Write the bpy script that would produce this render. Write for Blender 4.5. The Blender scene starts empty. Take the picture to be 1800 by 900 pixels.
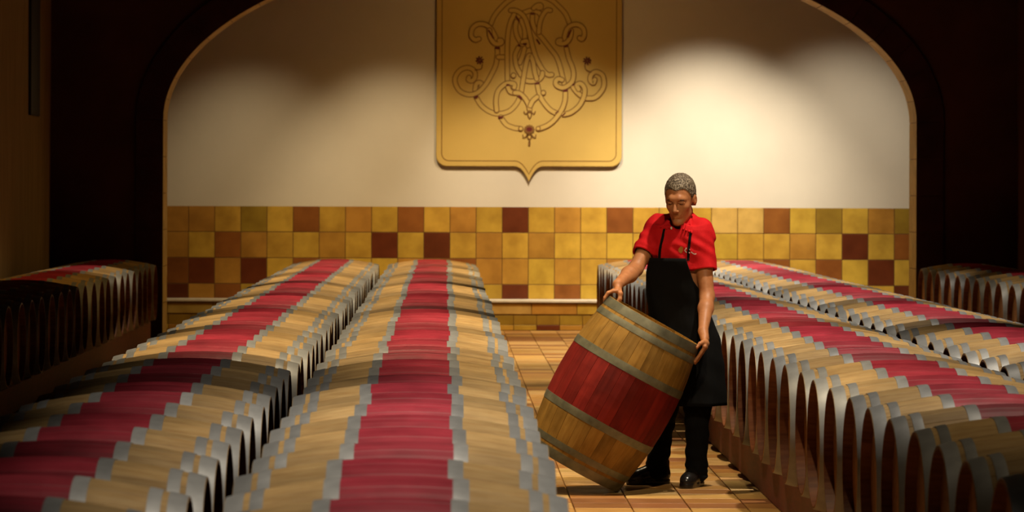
import bpy, bmesh, math, random
import numpy as np
from mathutils import Vector, Matrix
from mathutils.bvhtree import BVHTree

random.seed(7)
rng = np.random.default_rng(11)
SC = bpy.context.scene
COL = SC.collection

# ------------------------------------------------------------------ camera, exposure, world, lights
F, VX, VY, CAMH, ROLL = 6621.0, 783.0, 324.0, 1.70, 0.0035   # focal length in px of the 1800 px frame, vanishing point, eye height


def at(x, y, d):
    """photo pixel and distance -> point in the cellar (metres)"""
    u, v = (x - VX) / F * d, -(y - VY) / F * d
    return Vector((u - v * ROLL, d, CAMH + u * ROLL + v))


cam_data = bpy.data.cameras.new('camera')
cam = bpy.data.objects.new('camera', cam_data)
COL.objects.link(cam)
R_, U_, B_ = Vector((1, 0, ROLL)).normalized(), Vector((-ROLL, 0, 1)).normalized(), Vector((0, -1, 0))
M_ = Matrix((R_, U_, B_)).transposed().to_4x4()
M_.translation = (0, 0, CAMH)
cam.matrix_world = M_
cam_data.sensor_width = 36.0
cam_data.lens = F * 36.0 / 1800.0
cam_data.shift_x = (900 - VX) / 1800.0
cam_data.shift_y = -(450 - VY) / 1800.0
cam_data.clip_end = 200
cam_data.dof.use_dof = True
cam_data.dof.focus_distance = 21.0
cam_data.dof.aperture_fstop = 7.0
SC.camera = cam

SC.view_settings.view_transform = 'Standard'
SC.view_settings.look = 'None'
SC.view_settings.exposure = 0.25
SC.view_settings.gamma = 1.0
SC.cycles.use_denoising = True
SC.cycles.max_bounces = 6
SC.cycles.diffuse_bounces = 1
SC.cycles.sample_clamp_indirect = 4.0

world = bpy.data.worlds.new('world')
SC.world = world
world.use_nodes = True
world.node_tree.nodes['Background'].inputs[0].default_value = (0.9, 0.6, 0.3, 1)
world.node_tree.nodes['Background'].inputs[1].default_value = 0.002


def spot(name, loc, target, power, angle, blend, color, radius=0.12):
    l = bpy.data.lights.new(name, 'SPOT')
    l.energy, l.spot_size, l.spot_blend, l.color, l.shadow_soft_size = power, math.radians(angle), blend, color, radius
    o = bpy.data.objects.new(name, l)
    o.location = loc
    o.rotation_euler = (Vector(target) - Vector(loc)).to_track_quat('-Z', 'Y').to_euler()
    COL.objects.link(o)
    return o


WARM, AMBER, NEUT = (1.0, 0.79, 0.49), (1.0, 0.58, 0.16), (1.0, 0.87, 0.68)
#LIGHTS
ZL = 5.1      # ceiling lamps, in two lines over the double rows and one over the aisle


def down(x, y, power, angle, color, dy=0.0, blend=0.6, dx=0.0, radius=0.07):
    spot('lamp_or_fill', (x, y, ZL), (x + dx, y + dy, 0.8), power, angle, blend, color, radius)


for x_, y_, p_ in ((0.05, 10.7, 450), (0.0, 12.7, 500), (-0.05, 14.7, 560), (-0.2, 17.0, 110)):  # the last is a dim fill added in the gap between two pools
    down(x_, y_, p_, 44, NEUT, 0.0, 1.0)
down(2.8, 13.0, 110, 56, WARM, 0.0, 1.0)  # weak fill added so the near right rows don't go black
for x_, y_, p_, a_ in ((-0.40, 20.0, 760, 58), (-0.50, 23.4, 660, 50), (-0.65, 26.9, 640, 50), (-0.7, 30.2, 640, 50), (-0.7, 33.5, 660, 50), (-0.7, 36.8, 680, 50), (-0.7, 39.7, 520, 50)):
    down(x_, y_, p_, a_, WARM, 0.0, 0.7)
for y_, p_, a_, dx_ in ((16.0, 460, 68, 0), (20.3, 660, 66, -0.2), (25.2, 620, 62, 0), (29.4, 720, 62, 0), (33.6, 900, 62, 0), (37.4, 1000, 62, 0), (39.9, 760, 62, -0.3)):
    down(2.95 if y_ > 22 else 2.35, y_, p_, a_, NEUT, 0.1, 0.85, dx_)
for y_, p_ in ((17.3, 420), (23.2, 560), (30.0, 420), (36.5, 420)):
    down(1.05, y_, p_, 46, WARM, 0.0, 0.8)
spot('lamp_or_fill', (1.35, 14.6, ZL), (1.28, 21.0, 1.15), 620, 24, 1.0, WARM, 0.07)  # unseen fill spot added to brighten the man's face
for x_, p_, z_ in ((-2.3, 110, 0.7), (-0.6, 220, 0.7), (1.2, 330, 0.9), (3.0, 640, 0.95), (4.6, 200, 1.1)):      # unseen row of spots added behind the arch to wash the back wall
    spot('lamp_or_fill', (x_, 41.95, 4.35), (x_ + (0.08 if x_ > 2 else 0), 44.3, z_), p_, 68 if x_ > 2 else 62, 1.0, NEUT if x_ > 1 else WARM, 0.10)
spot('lamp_or_fill', (1.0, 41.95, 4.35), (1.0, 44.3, 2.2), 22, 150, 1.0, AMBER, 0.10)  # weak amber fill added for the upper back wall
spot('lamp_or_fill', (1.0, 41.3, 4.1), (1.0, 41.3, 0.5), 200, 160, 1.0, AMBER, 0.06)  # unseen amber spot added inside the arch to gild the jambs
down(-2.95, 36.6, 260, 40, WARM)
down(-3.55, 31.5, 140, 60, AMBER, 3.0)  # amber fill added to brighten the left side wall
down(5.35, 34.5, 110, 50, WARM)
#ENDLIGHTS

# ------------------------------------------------------------------ helpers


def tag(o, label=None, cat=None, group=None, kind=None):
    for k, v in (('label', label), ('category', cat), ('group', group), ('kind', kind)):
        if v:
            o[k] = v
    return o


def empty(name, loc=(0, 0, 0)):
    o = bpy.data.objects.new(name, None)
    o.empty_display_size = 0.1
    o.location = loc
    COL.objects.link(o)
    return o


def link(name, me, parent=None, loc=None):
    o = bpy.data.objects.new(name, me)
    if parent:
        o.parent = parent
    if loc is not None:
        o.location = loc
    COL.objects.link(o)
    return o


def mesh(name, V, Fc, mats, mi=None, smooth=False):
    me = bpy.data.meshes.new(name)
    me.from_pydata([tuple(v) for v in V], [], Fc)
    for m in (mats if isinstance(mats, (list, tuple)) else [mats]):
        me.materials.append(m)
    if mi is not None:
        me.polygons.foreach_set('material_index', np.array(mi, dtype=np.int32))
    if smooth:
        me.polygons.foreach_set('use_smooth', np.ones(len(me.polygons), dtype=bool))
    me.update()
    return me


class MB:
    """collects boxes and strips into one mesh"""

    def __init__(self):
        self.V, self.F, self.M = [], [], []

    def add(self, V, Fc, m=0):
        n = len(self.V)
        self.V += [Vector(v) for v in V]
        for f in Fc:
            self.F.append([i + n for i in f])
            self.M.append(m)
        return self

    def box(self, lo, hi, m=0, bev=0.0):
        x0, y0, z0 = lo
        x1, y1, z1 = hi
        if bev <= 0:
            V = [(x, y, z) for x in (x0, x1) for y in (y0, y1) for z in (z0, z1)]
            Fc = [(0, 1, 3, 2), (4, 6, 7, 5), (0, 4, 5, 1), (2, 3, 7, 6), (0, 2, 6, 4), (1, 5, 7, 3)]
            return self.add(V, Fc, m)
        bm = bmesh.new()
        bmesh.ops.create_cube(bm, size=1.0)
        for v in bm.verts:
            v.co = Vector(((x0 + x1) / 2 + v.co.x * (x1 - x0), (y0 + y1) / 2 + v.co.y * (y1 - y0), (z0 + z1) / 2 + v.co.z * (z1 - z0)))
        bmesh.ops.bevel(bm, geom=bm.edges[:], offset=bev, segments=1, affect='EDGES')
        bm.verts.index_update()
        V = [v.co.copy() for v in bm.verts]
        Fc = [[v.index for v in f.verts] for f in bm.faces]
        bm.free()
        return self.add(V, Fc, m)

    def mesh(self, name, mats, smooth=False):
        return mesh(name, self.V, self.F, mats, self.M, smooth)


# ------------------------------------------------------------------ materials


class Mat:
    def __init__(self, name, rough=0.6, metal=0.0, spec=0.4):
        self.m = bpy.data.materials.new(name)
        self.m.use_nodes = True
        self.nt = self.m.node_tree
        self.b = self.nt.nodes['Principled BSDF']
        self.b.inputs['Roughness'].default_value = rough
        self.b.inputs['Metallic'].default_value = metal
        self.b.inputs['Specular IOR Level'].default_value = spec

    def n(self, t, **kw):
        x = self.nt.nodes.new(t)
        for k, v in kw.items():
            if k in x.inputs.keys():
                x.inputs[k].default_value = v
            else:
                setattr(x, k, v)
        return x

    def l(self, a, ao, b, bi):
        self.nt.links.new(a.outputs[ao], b.inputs[bi])

    def coords(self, scale=(1, 1, 1), out='Object'):
        tc = self.n('ShaderNodeTexCoord')
        mp = self.n('ShaderNodeMapping')
        mp.inputs['Scale'].default_value = scale
        self.l(tc, out, mp, 'Vector')
        return mp

    def noise(self, scale, detail=4, stretch=(1, 1, 1), rough=0.55):
        mp = self.coords(stretch)
        nz = self.n('ShaderNodeTexNoise')
        nz.inputs['Scale'].default_value = scale
        nz.inputs['Detail'].default_value = detail
        nz.inputs['Roughness'].default_value = rough
        self.l(mp, 'Vector', nz, 'Vector')
        return nz

    def ramp(self, src, so, stops):
        r = self.n('ShaderNodeValToRGB')
        e = r.color_ramp.elements
        while len(e) < len(stops):
            e.new(0.5)
        for el, (p, c) in zip(e, stops):
            el.position = p
            el.color = (*c, 1)
        self.l(src, so, r, 'Fac')
        return r

    def mix(self, mode, a, b, fac=1.0):
        x = self.n('ShaderNodeMix')
        x.data_type = 'RGBA'
        x.blend_type = mode
        if isinstance(fac, tuple):
            self.l(fac[0], fac[1], x, 0)
        else:
            x.inputs[0].default_value = fac
        for src, i in ((a, 6), (b, 7)):
            if isinstance(src, tuple) and not isinstance(src[1], str):
                x.inputs[i].default_value = (*src, 1)
            else:
                self.nt.links.new(src[0].outputs[src[1]], x.inputs[i])
        return (x, 2)

    def color(self, src):
        if isinstance(src[1], (str, int)) and not isinstance(src[0], float):
            self.nt.links.new(src[0].outputs[src[1]], self.b.inputs['Base Color'])
        else:
            self.b.inputs['Base Color'].default_value = (*src, 1)

    def bump(self, src, so, strength, dist=0.01):
        bp = self.n('ShaderNodeBump')
        bp.inputs['Strength'].default_value = strength
        bp.inputs['Distance'].default_value = dist
        self.l(src, so, bp, 'Height')
        self.l(bp, 'Normal', self.b, 'Normal')


def m_out(mix):
    return mix


def simple(name, c, rough=0.6, metal=0.0, spec=0.4, var=0.25, scale=8, bump=0.0, stretch=(1, 1, 1)):
    m = Mat(name, rough, metal, spec)
    nz = m.noise(scale, 5, stretch)
    r = m.ramp(nz, 'Fac', [(0.25, tuple(x * (1 - var) for x in c)), (0.75, tuple(min(1, x * (1 + var)) for x in c))])
    m.color((r, 'Color'))
    if bump:
        m.bump(nz, 'Fac', bump)
    return m.m


def wood(name, dark, mid, light, rough=0.6, stain=0.35, spec=0.18):
    """oak staves: grain along local X, a tint per stave (attribute) and per barrel (object random)"""
    m = Mat(name, rough, 0, spec)
    oi = m.n('ShaderNodeObjectInfo')
    tc = m.n('ShaderNodeTexCoord')
    off = m.n('ShaderNodeVectorMath', operation='ADD')
    sc_ = m.n('ShaderNodeVectorMath', operation='SCALE')
    cmb = m.n('ShaderNodeCombineXYZ')
    for i in range(3):
        m.l(oi, 'Random', cmb, i)
    m.l(cmb, 'Vector', sc_, 0)
    sc_.inputs['Scale'].default_value = 37.0
    m.l(tc, 'Object', off, 0)
    m.l(sc_, 'Vector', off, 1)
    mp = m.n('ShaderNodeMapping')
    mp.inputs['Scale'].default_value = (1.6, 22, 22)
    m.l(off, 'Vector', mp, 'Vector')
    g = m.n('ShaderNodeTexNoise')
    g.inputs['Scale'].default_value = 2.2
    g.inputs['Detail'].default_value = 6
    m.l(mp, 'Vector', g, 'Vector')
    r = m.ramp(g, 'Fac', [(0.22, dark), (0.5, mid), (0.8, light)])
    blot = m.n('ShaderNodeTexNoise')
    blot.inputs['Scale'].default_value = 5.0
    blot.inputs['Detail'].default_value = 5
    m.l(off, 'Vector', blot, 'Vector')
    r2 = m.ramp(blot, 'Fac', [(0.30, tuple(1 - stain for _ in range(3))), (0.62, (1, 1, 1))])
    c = m.mix('MULTIPLY', (r, 'Color'), (r2, 'Color'), 1.0)
    at_ = m.n('ShaderNodeAttribute')
    at_.attribute_name = 'tint'
    mr = m.n('ShaderNodeMapRange')
    mr.inputs['To Min'].default_value = 0.80
    mr.inputs['To Max'].default_value = 1.12
    m.l(at_, 'Fac', mr, 'Value')
    mr2 = m.n('ShaderNodeMapRange')
    mr2.inputs['To Min'].default_value = 0.78
    mr2.inputs['To Max'].default_value = 1.12
    m.l(oi, 'Random', mr2, 'Value')
    mu = m.n('ShaderNodeMath', operation='MULTIPLY')
    m.l(mr, 'Result', mu, 0)
    m.l(mr2, 'Result', mu, 1)
    hv = m.n('ShaderNodeHueSaturation')
    m.nt.links.new(c[0].outputs[c[1]], hv.inputs['Color'])
    m.l(mu, 'Value', hv, 'Value')
    m.color((hv, 'Color'))
    m.bump(g, 'Fac', 0.25, 0.003)
    return m.m


OAK = wood('oak_stave', (0.46, 0.27, 0.10), (0.56, 0.36, 0.15), (0.64, 0.44, 0.20), stain=0.22)
RED = wood('wine_stained_oak', (0.36, 0.024, 0.044), (0.44, 0.037, 0.064), (0.50, 0.054, 0.082), rough=0.5, stain=0.35)
OAK_HEAD = wood('oak_head', (0.22, 0.085, 0.028), (0.34, 0.15, 0.05), (0.42, 0.21, 0.07), stain=0.35)
CHIME = wood('shaded_chime_oak', (0.12, 0.034, 0.014), (0.19, 0.062, 0.024), (0.25, 0.095, 0.036), stain=0.3)  # darker wood of the chime, with the recess's shade also put into the colour
OAK_OLD = wood('weathered_oak', (0.30, 0.15, 0.025), (0.38, 0.20, 0.038), (0.46, 0.26, 0.06), stain=0.45)
RED_OLD = wood('worn_wine_stain', (0.19, 0.012, 0.010), (0.25, 0.017, 0.012), (0.30, 0.026, 0.016), stain=0.45)


def metal(name, c, rough, metallic, var=0.2):
    m = Mat(name, rough, metallic, 0.5)
    nz = m.noise(14, 5)
    r = m.ramp(nz, 'Fac', [(0.25, tuple(x * (1 - var) for x in c)), (0.75, tuple(x * (1 + var) for x in c))])
    oi = m.n('ShaderNodeObjectInfo')
    mr = m.n('ShaderNodeMapRange')
    mr.inputs['To Min'].default_value = 0.75
    mr.inputs['To Max'].default_value = 1.15
    m.l(oi, 'Random', mr, 'Value')
    hv = m.n('ShaderNodeHueSaturation')
    m.l(r, 'Color', hv, 'Color')
    m.l(mr, 'Result', hv, 'Value')
    m.color((hv, 'Color'))
    return m.m


STEEL = metal('galvanised_steel', (0.29, 0.295, 0.30), 0.48, 0.15, 0.18)
STEEL_OLD = metal('dull_steel', (0.16, 0.15, 0.095), 0.5, 0.3, 0.4)
RACK = simple('rack_wood', (0.12, 0.022, 0.012), 0.6, var=0.3, scale=6, stretch=(8, 1, 8))
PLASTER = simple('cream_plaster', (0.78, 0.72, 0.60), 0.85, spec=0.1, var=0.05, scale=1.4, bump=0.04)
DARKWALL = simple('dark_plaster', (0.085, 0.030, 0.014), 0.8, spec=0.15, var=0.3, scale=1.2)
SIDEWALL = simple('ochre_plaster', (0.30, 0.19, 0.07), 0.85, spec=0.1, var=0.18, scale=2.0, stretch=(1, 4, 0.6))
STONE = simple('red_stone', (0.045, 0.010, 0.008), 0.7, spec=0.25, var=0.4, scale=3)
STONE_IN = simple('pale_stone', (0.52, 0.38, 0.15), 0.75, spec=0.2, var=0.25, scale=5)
CEIL = simple('dark_ceiling', (0.05, 0.035, 0.02), 0.9, spec=0.1)
GROUT = simple('grout', (0.16, 0.085, 0.03), 0.9, spec=0.1)
COPING = simple('white_coping', (0.80, 0.74, 0.62), 0.6, var=0.15, scale=9)
BOARD = simple('black_board', (0.010, 0.008, 0.006), 0.6)


def tile_mat(name, rough, spec, var):
    m = Mat(name, rough, 0, spec)
    oi = m.n('ShaderNodeObjectInfo')
    tc = m.n('ShaderNodeTexCoord')
    off = m.n('ShaderNodeVectorMath', operation='ADD')
    cmb = m.n('ShaderNodeCombineXYZ')
    mm = m.n('ShaderNodeMath', operation='MULTIPLY')
    m.l(oi, 'Random', mm, 0)
    mm.inputs[1].default_value = 50
    for i in range(3):
        m.l(mm, 'Value', cmb, i)
    m.l(tc, 'Object', off, 0)
    m.l(cmb, 'Vector', off, 1)
    nz = m.n('ShaderNodeTexNoise')
    nz.inputs['Scale'].default_value = 4.5
    nz.inputs['Detail'].default_value = 3
    m.l(off, 'Vector', nz, 'Vector')
    r = m.ramp(nz, 'Fac', [(0.3, (1 - var, 1 - var * 1.15, 1 - var * 1.3)), (0.65, (1.0, 1.0, 1.0))])
    c = m.mix('MULTIPLY', (oi, 'Color'), (r, 'Color'), 1.0)
    m.color(c)
    m.bump(nz, 'Fac', 0.1, 0.004)
    return m.m


TILE = tile_mat('glazed_wall_tile', 0.42, 0.35, 0.30)
FLOOR_TILE = tile_mat('terracotta_floor_tile', 0.42, 0.4, 0.25)


def floor_mat():
    m = Mat('floor_tiles_far', 0.5, 0, 0.35)
    mp = m.coords((1, 1, 1))
    br = m.n('ShaderNodeTexBrick')
    br.offset = 0.0
    br.inputs['Scale'].default_value = 1.0
    br.inputs['Brick Width'].default_value = 0.305
    br.inputs['Row Height'].default_value = 0.305
    br.inputs['Mortar Size'].default_value = 0.004
    br.inputs['Color1'].default_value = (0.50, 0.27, 0.085, 1)
    br.inputs['Color2'].default_value = (0.34, 0.15, 0.045, 1)
    br.inputs['Mortar'].default_value = (0.15, 0.08, 0.03, 1)
    m.l(mp, 'Vector', br, 'Vector')
    m.color((br, 'Color'))
    return m.m


FLOORM = floor_mat()

# ------------------------------------------------------------------ the setting
XL, XR, YF, YB, ZC = -4.30, 6.22, -3.0, 44.30, 5.7
ARCH_Y0, ARCH_Y1 = 41.0, 41.6
AX, AA, AB, AZ = 1.025, 4.095, 1.91, 2.39       # arch centre, half width, rise, springing height
BAND = 0.30

fl = MB().box((XL, YF, -0.2), (XR, YB, -0.012)).mesh('floor', FLOORM)
floor = tag(link('floor', fl), kind='structure')

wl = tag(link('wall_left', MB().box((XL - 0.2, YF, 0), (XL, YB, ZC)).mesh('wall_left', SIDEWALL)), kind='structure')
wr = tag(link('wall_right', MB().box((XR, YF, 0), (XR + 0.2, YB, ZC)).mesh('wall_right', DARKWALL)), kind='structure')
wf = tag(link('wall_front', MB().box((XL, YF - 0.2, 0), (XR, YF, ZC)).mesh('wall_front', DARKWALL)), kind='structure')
ce = tag(link('ceiling', MB().box((XL - 0.2, YF, ZC), (XR + 0.2, YB + 0.2, ZC + 0.2)).mesh('ceiling', CEIL)), kind='structure')
zt_ = at(900, 363.6, YB).z
wb = tag(link('wall_back', MB().box((XL, YB, 0), (XR, YB + 0.2, ZC)).box((XL, YB - 0.005, 0), (XR, YB, zt_ - 0.003), 1).mesh('wall_back', [PLASTER, GROUT])), kind='structure')

# wall tiles, each a piece of the back wall
PAL = {'Y': (0.66, 0.41, 0.055), 'L': (0.70, 0.47, 0.12), 'O': (0.55, 0.28, 0.045), 'G': (0.40, 0.25, 0.03),
       'B': (0.33, 0.115, 0.022), 'D': (0.17, 0.038, 0.010)}
ROWS = ['OOYGYBYOYBYOYDYOYBYYYLLBYGYOG',
        'OYBOYYOYDYDYOYOYYYYYYYYYOYDYB',
        'BDODYBOYYOBBOOYOYOYYOOOBYBYDY',
        'DOBYOYYBOYODYDYBYOYBOOYYOBOYD']
SW = F / YB
tw, th = 45.95 / SW, 45.5 / SW
z_top = at(900, 363.6, YB).z
tile_cache = {}


def tile_mesh(w, h, t=0.008, bev=0.004, mat=None, flat=False):
    key = (round(w, 4), round(h, 4), t, flat, (mat or TILE).name)
    if key not in tile_cache:
        if flat:
            me = MB().box((0, 0, -t), (w, h, 0), bev=bev).mesh('tile', mat or TILE)
        else:
            me = MB().box((0, -t, 0), (w, 0, h), bev=bev).mesh('tile', mat or TILE)
        tile_cache[key] = me
    return tile_cache[key]


def put_tile(parent, me, loc, c, jit=0.10, name='tile'):
    o = link(name, me, parent, loc)
    k = 1 + random.uniform(-jit, jit)
    o.color = (min(1, c[0] * k), min(1, c[1] * k * (1 + random.uniform(-.05, .05))), c[2] * k, 1)
    return o


x_first = at(331.4, 400, YB).x - tw
for r, row in enumerate(ROWS):
    zt = z_top - r * th
    zb = zt - th if r < 3 else zt - 0.195
    for j in range(-3, 33):
        ch = row[j] if 0 <= j < len(row) else random.choice('YOYB')
        x0 = x_first + j * tw
        if x0 < XL + 0.02 or x0 + tw > XR:
            continue
        g = 0.006
        put_tile(wb, tile_mesh(tw - g, zt - zb - g), (x0 + g / 2, YB, zb + g / 2), PAL[ch])

# ledge along the foot of the back wall
LY, LZ = 43.85, 0.355
led = tag(link('trim_1', MB().box((XL, LY + 0.02, 0), (XR, YB - 0.001, LZ - 0.03)).mesh('trim_1', GROUT)), kind='structure')
link('coping', MB().box((XL, LY - 0.012, LZ - 0.03), (XR, YB - 0.01, LZ), bev=0.006).mesh('coping', COPING), led)
x = XL + 0.01
k = 0
while x < XR - 0.32:
    c = random.choice([PAL['Y'], PAL['L'], PAL['O']])
    if 0.75 < x < 1.05:
        c = PAL['O']
    put_tile(led, tile_mesh(0.524, 0.128), (x, LY + 0.02, LZ - 0.165), c) if x < XR - 0.53 else None
    x += 0.53
x = XL + 0.01
while x < XR - 0.27:
    put_tile(led, tile_mesh(0.262, 0.112, 0.004), (x, LY + 0.02, 0.066), PAL['G'], 0.06)
    k += 1
    put_tile(led, tile_mesh(0.262, 0.058, 0.014), (x, LY + 0.02, 0.004), PAL['D'] if k % 3 == 0 else random.choice([PAL['Y'], PAL['O']]))
    x += 0.268

# floor tiles of the middle aisle: the nearest 300 as pieces, the rest joined
TP = 0.305
TX0 = 0.377
FP = [(0.62, 0.36, 0.11), (0.56, 0.30, 0.085), (0.66, 0.42, 0.16), (0.44, 0.20, 0.055), (0.60, 0.36, 0.14), (0.50, 0.24, 0.06), (0.30, 0.12, 0.04)]
fme = tile_mesh(TP - 0.007, TP - 0.007, 0.012, 0.002, FLOOR_TILE, True)
for r in range(60):
    base = random.choice(FP)
    for c in range(5):
        col = base if random.random() < 0.45 else random.choice(FP)
        put_tile(floor, fme, (TX0 + c * TP + 0.0035, 18.0 + r * TP, 0.0), col, 0.08)
far = MB()
y = 18.0 + 60 * TP
FAR_M = [simple('floor_tile_tone', c, 0.45, var=0.15) for c in FP]
while y < LY - 0.1:
    base = random.randrange(len(FP))
    for c in range(-1, 5):
        far.box((TX0 + c * TP + 0.0035, y, -0.012), (TX0 + (c + 1) * TP - 0.0035, min(y + TP - 0.007, LY), 0.0),
                base if random.random() < 0.45 else random.randrange(len(FP)))
    y += TP
tag(link('floor_tiles', far.mesh('floor_tiles', FAR_M), floor), kind='stuff')


# arch wall and its stone surround
def arch_pt(t, off=0.0):
    """t in [0, pi] from the right springing over the crown to the left"""
    p = Vector((AX + AA * math.cos(t), AZ + AB * math.sin(t)))
    n = Vector((math.cos(t) / AA, math.sin(t) / AB)).normalized()
    return p + n * off


w = MB()
NS = 40
outer = [(AX + AA + 0.012, 0.0)] + [tuple(arch_pt(math.pi * i / NS, 0.012)) for i in range(NS + 1)] + [(AX - AA - 0.012, 0.0)]
top = [(XR, 0.0), (XR, AZ)] + [(p[0], ZC) for p in outer[2:-2]] + [(XL, AZ), (XL, 0.0)]
top[2] = (XR, ZC)
top[-3] = (XL, ZC)
for i in range(len(outer) - 1):
    for yy, rev in ((ARCH_Y0, False), (ARCH_Y1, True)):
        q = [(outer[i][0], yy, outer[i][1]), (outer[i + 1][0], yy, outer[i + 1][1]), (top[i + 1][0], yy, top[i + 1][1]), (top[i][0], yy, top[i][1])]
        w.add(q[::-1] if rev else q, [(0, 1, 2, 3)])
    a, b = outer[i], outer[i + 1]
    w.add([(a[0], ARCH_Y0, a[1]), (a[0], ARCH_Y1, a[1]), (b[0], ARCH_Y1, b[1]), (b[0], ARCH_Y0, b[1])], [(0, 1, 2, 3)])
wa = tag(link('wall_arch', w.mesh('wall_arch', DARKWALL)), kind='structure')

sur = tag(empty('trim_2', (AX, ARCH_Y0, 0)), kind='structure')


def stone(pin, pout):
    """one block of the surround between two inner and two outer outline points"""
    g = MB()
    y0, y1 = ARCH_Y0 - 0.03, ARCH_Y1 + 0.004
    ins = [Vector((p[0] - AX, p[1])) for p in pin]
    out = [Vector((p[0] - AX, p[1])) for p in pout]
    cen = sum(ins + out, Vector((0, 0))) / (len(ins) + len(out))
    loop = [cen + (p - cen) * 0.985 for p in ins + out[::-1]]
    n = len(loop)
    V = [(p.x, y0 - ARCH_Y0, p.y) for p in loop] + [(p.x, y1 - ARCH_Y0, p.y) for p in loop]
    Fc = [list(range(n)), list(range(2 * n - 1, n - 1, -1))] + [(i, i + n, (i + 1) % n + n, (i + 1) % n) for i in range(n)]
    g.add(V, Fc)
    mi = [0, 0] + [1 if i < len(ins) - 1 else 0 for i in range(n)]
    g.M = mi
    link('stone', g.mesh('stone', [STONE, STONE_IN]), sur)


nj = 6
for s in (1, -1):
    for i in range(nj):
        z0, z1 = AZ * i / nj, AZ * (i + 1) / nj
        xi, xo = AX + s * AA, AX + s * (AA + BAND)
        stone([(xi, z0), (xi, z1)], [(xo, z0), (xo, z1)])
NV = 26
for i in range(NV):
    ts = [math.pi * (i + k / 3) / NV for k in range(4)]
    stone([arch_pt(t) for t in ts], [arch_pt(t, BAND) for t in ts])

# tall dark board on the left side wall
bd = MB().box((0, 0, 0), (0.03, 0.85, 2.2), bev=0.006).mesh('panel', BOARD)
tag(link('wall_board', bd, None, (XL, 38.8, 2.40)), 'tall narrow black board fixed high on the left side wall', 'board')

# ------------------------------------------------------------------ wine barrels
RB, RH, RI, HL = 0.353, 0.290, 0.2795, 0.479
REC = 0.042
RED_X = 0.157


def prof(x):
    return RB - (RB - RH) * (abs(x) / HL) ** 2


def tint_attr(me, vals):
    a = me.attributes.new('tint', 'FLOAT', 'FACE')
    a.data.foreach_set('value', np.array(vals, dtype=np.float32))


def body_mesh(seed, n=28, mats=None):
    rg = random.Random(seed)
    xs = [-HL, -0.455, -0.42, -0.36, -0.29, -0.22, -RED_X, -0.08, 0, 0.08, RED_X, 0.22, 0.29, 0.36, 0.42, 0.455, HL]
    V, Fc, mi, tv = [], [], [], []
    ang = []
    for s in range(n):
        for f in (0.0, 0.05, 0.5, 0.95):
            ang.append((2 * math.pi * (s + f) / n, f, s))
    na = len(ang)
    tn = [rg.random() for _ in range(n)]
    for x in xs:
        for a, f, s in ang:
            r = prof(x) - (0.0018 if f == 0 else (0.0004 if f != 0.5 else 0.0))
            V.append((x, r * math.sin(a), r * math.cos(a)))
    for i in range(len(xs) - 1):
        for k in range(na):
            k2 = (k + 1) % na
            Fc.append((i * na + k, i * na + k2, (i + 1) * na + k2, (i + 1) * na + k))
            mi.append(1 if abs(xs[i] + xs[i + 1]) / 2 < RED_X else 0)
            tv.append(tn[ang[k][2]])
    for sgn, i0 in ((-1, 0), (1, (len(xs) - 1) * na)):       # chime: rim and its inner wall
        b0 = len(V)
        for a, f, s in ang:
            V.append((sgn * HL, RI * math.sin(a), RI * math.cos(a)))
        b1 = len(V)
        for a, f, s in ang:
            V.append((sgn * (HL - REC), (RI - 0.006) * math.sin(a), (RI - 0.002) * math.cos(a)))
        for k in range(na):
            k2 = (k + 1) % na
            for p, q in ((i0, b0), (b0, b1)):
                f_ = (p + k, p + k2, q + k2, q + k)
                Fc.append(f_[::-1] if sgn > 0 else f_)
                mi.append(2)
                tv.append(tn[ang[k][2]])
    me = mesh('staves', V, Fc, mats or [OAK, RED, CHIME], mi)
    tint_attr(me, tv)
    return me


def head_mesh(seed, sgn, mat, npl=7):
    rg = random.Random(seed)
    g = MB()
    tv = []
    R = RI - 0.005
    xf, xb = sgn * (HL - REC), sgn * (HL - REC - 0.02)
    for p in range(npl):
        y0 = -R + 2 * R * p / npl + 0.0012
        y1 = -R + 2 * R * (p + 1) / npl - 0.0012
        ys = [y0 + (y1 - y0) * k / 4 for k in range(5)]
        up = [(yy, math.sqrt(max(0, R * R - yy * yy))) for yy in ys]
        lp = up + [(a, -b) for a, b in up[::-1]]
        n = len(lp)
        V = [(xf, a, b) for a, b in lp] + [(xb, a, b) for a, b in lp]
        f0, f1 = list(range(n)), list(range(2 * n - 1, n - 1, -1))
        sd = [(i, i + n, (i + 1) % n + n, (i + 1) % n) for i in range(n)]
        fs = [f0, f1] + sd
        if sgn > 0:
            fs = [list(f)[::-1] for f in fs]
        g.add(V, fs)
        tv += [rg.random()] * len(fs)
    me = g.mesh('head', mat)
    tint_attr(me, tv)
    bmx = bmesh.new()
    bmx.from_mesh(me)
    bmesh.ops.recalc_face_normals(bmx, faces=bmx.faces)
    bmx.to_mesh(me)
    bmx.free()
    return me


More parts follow.
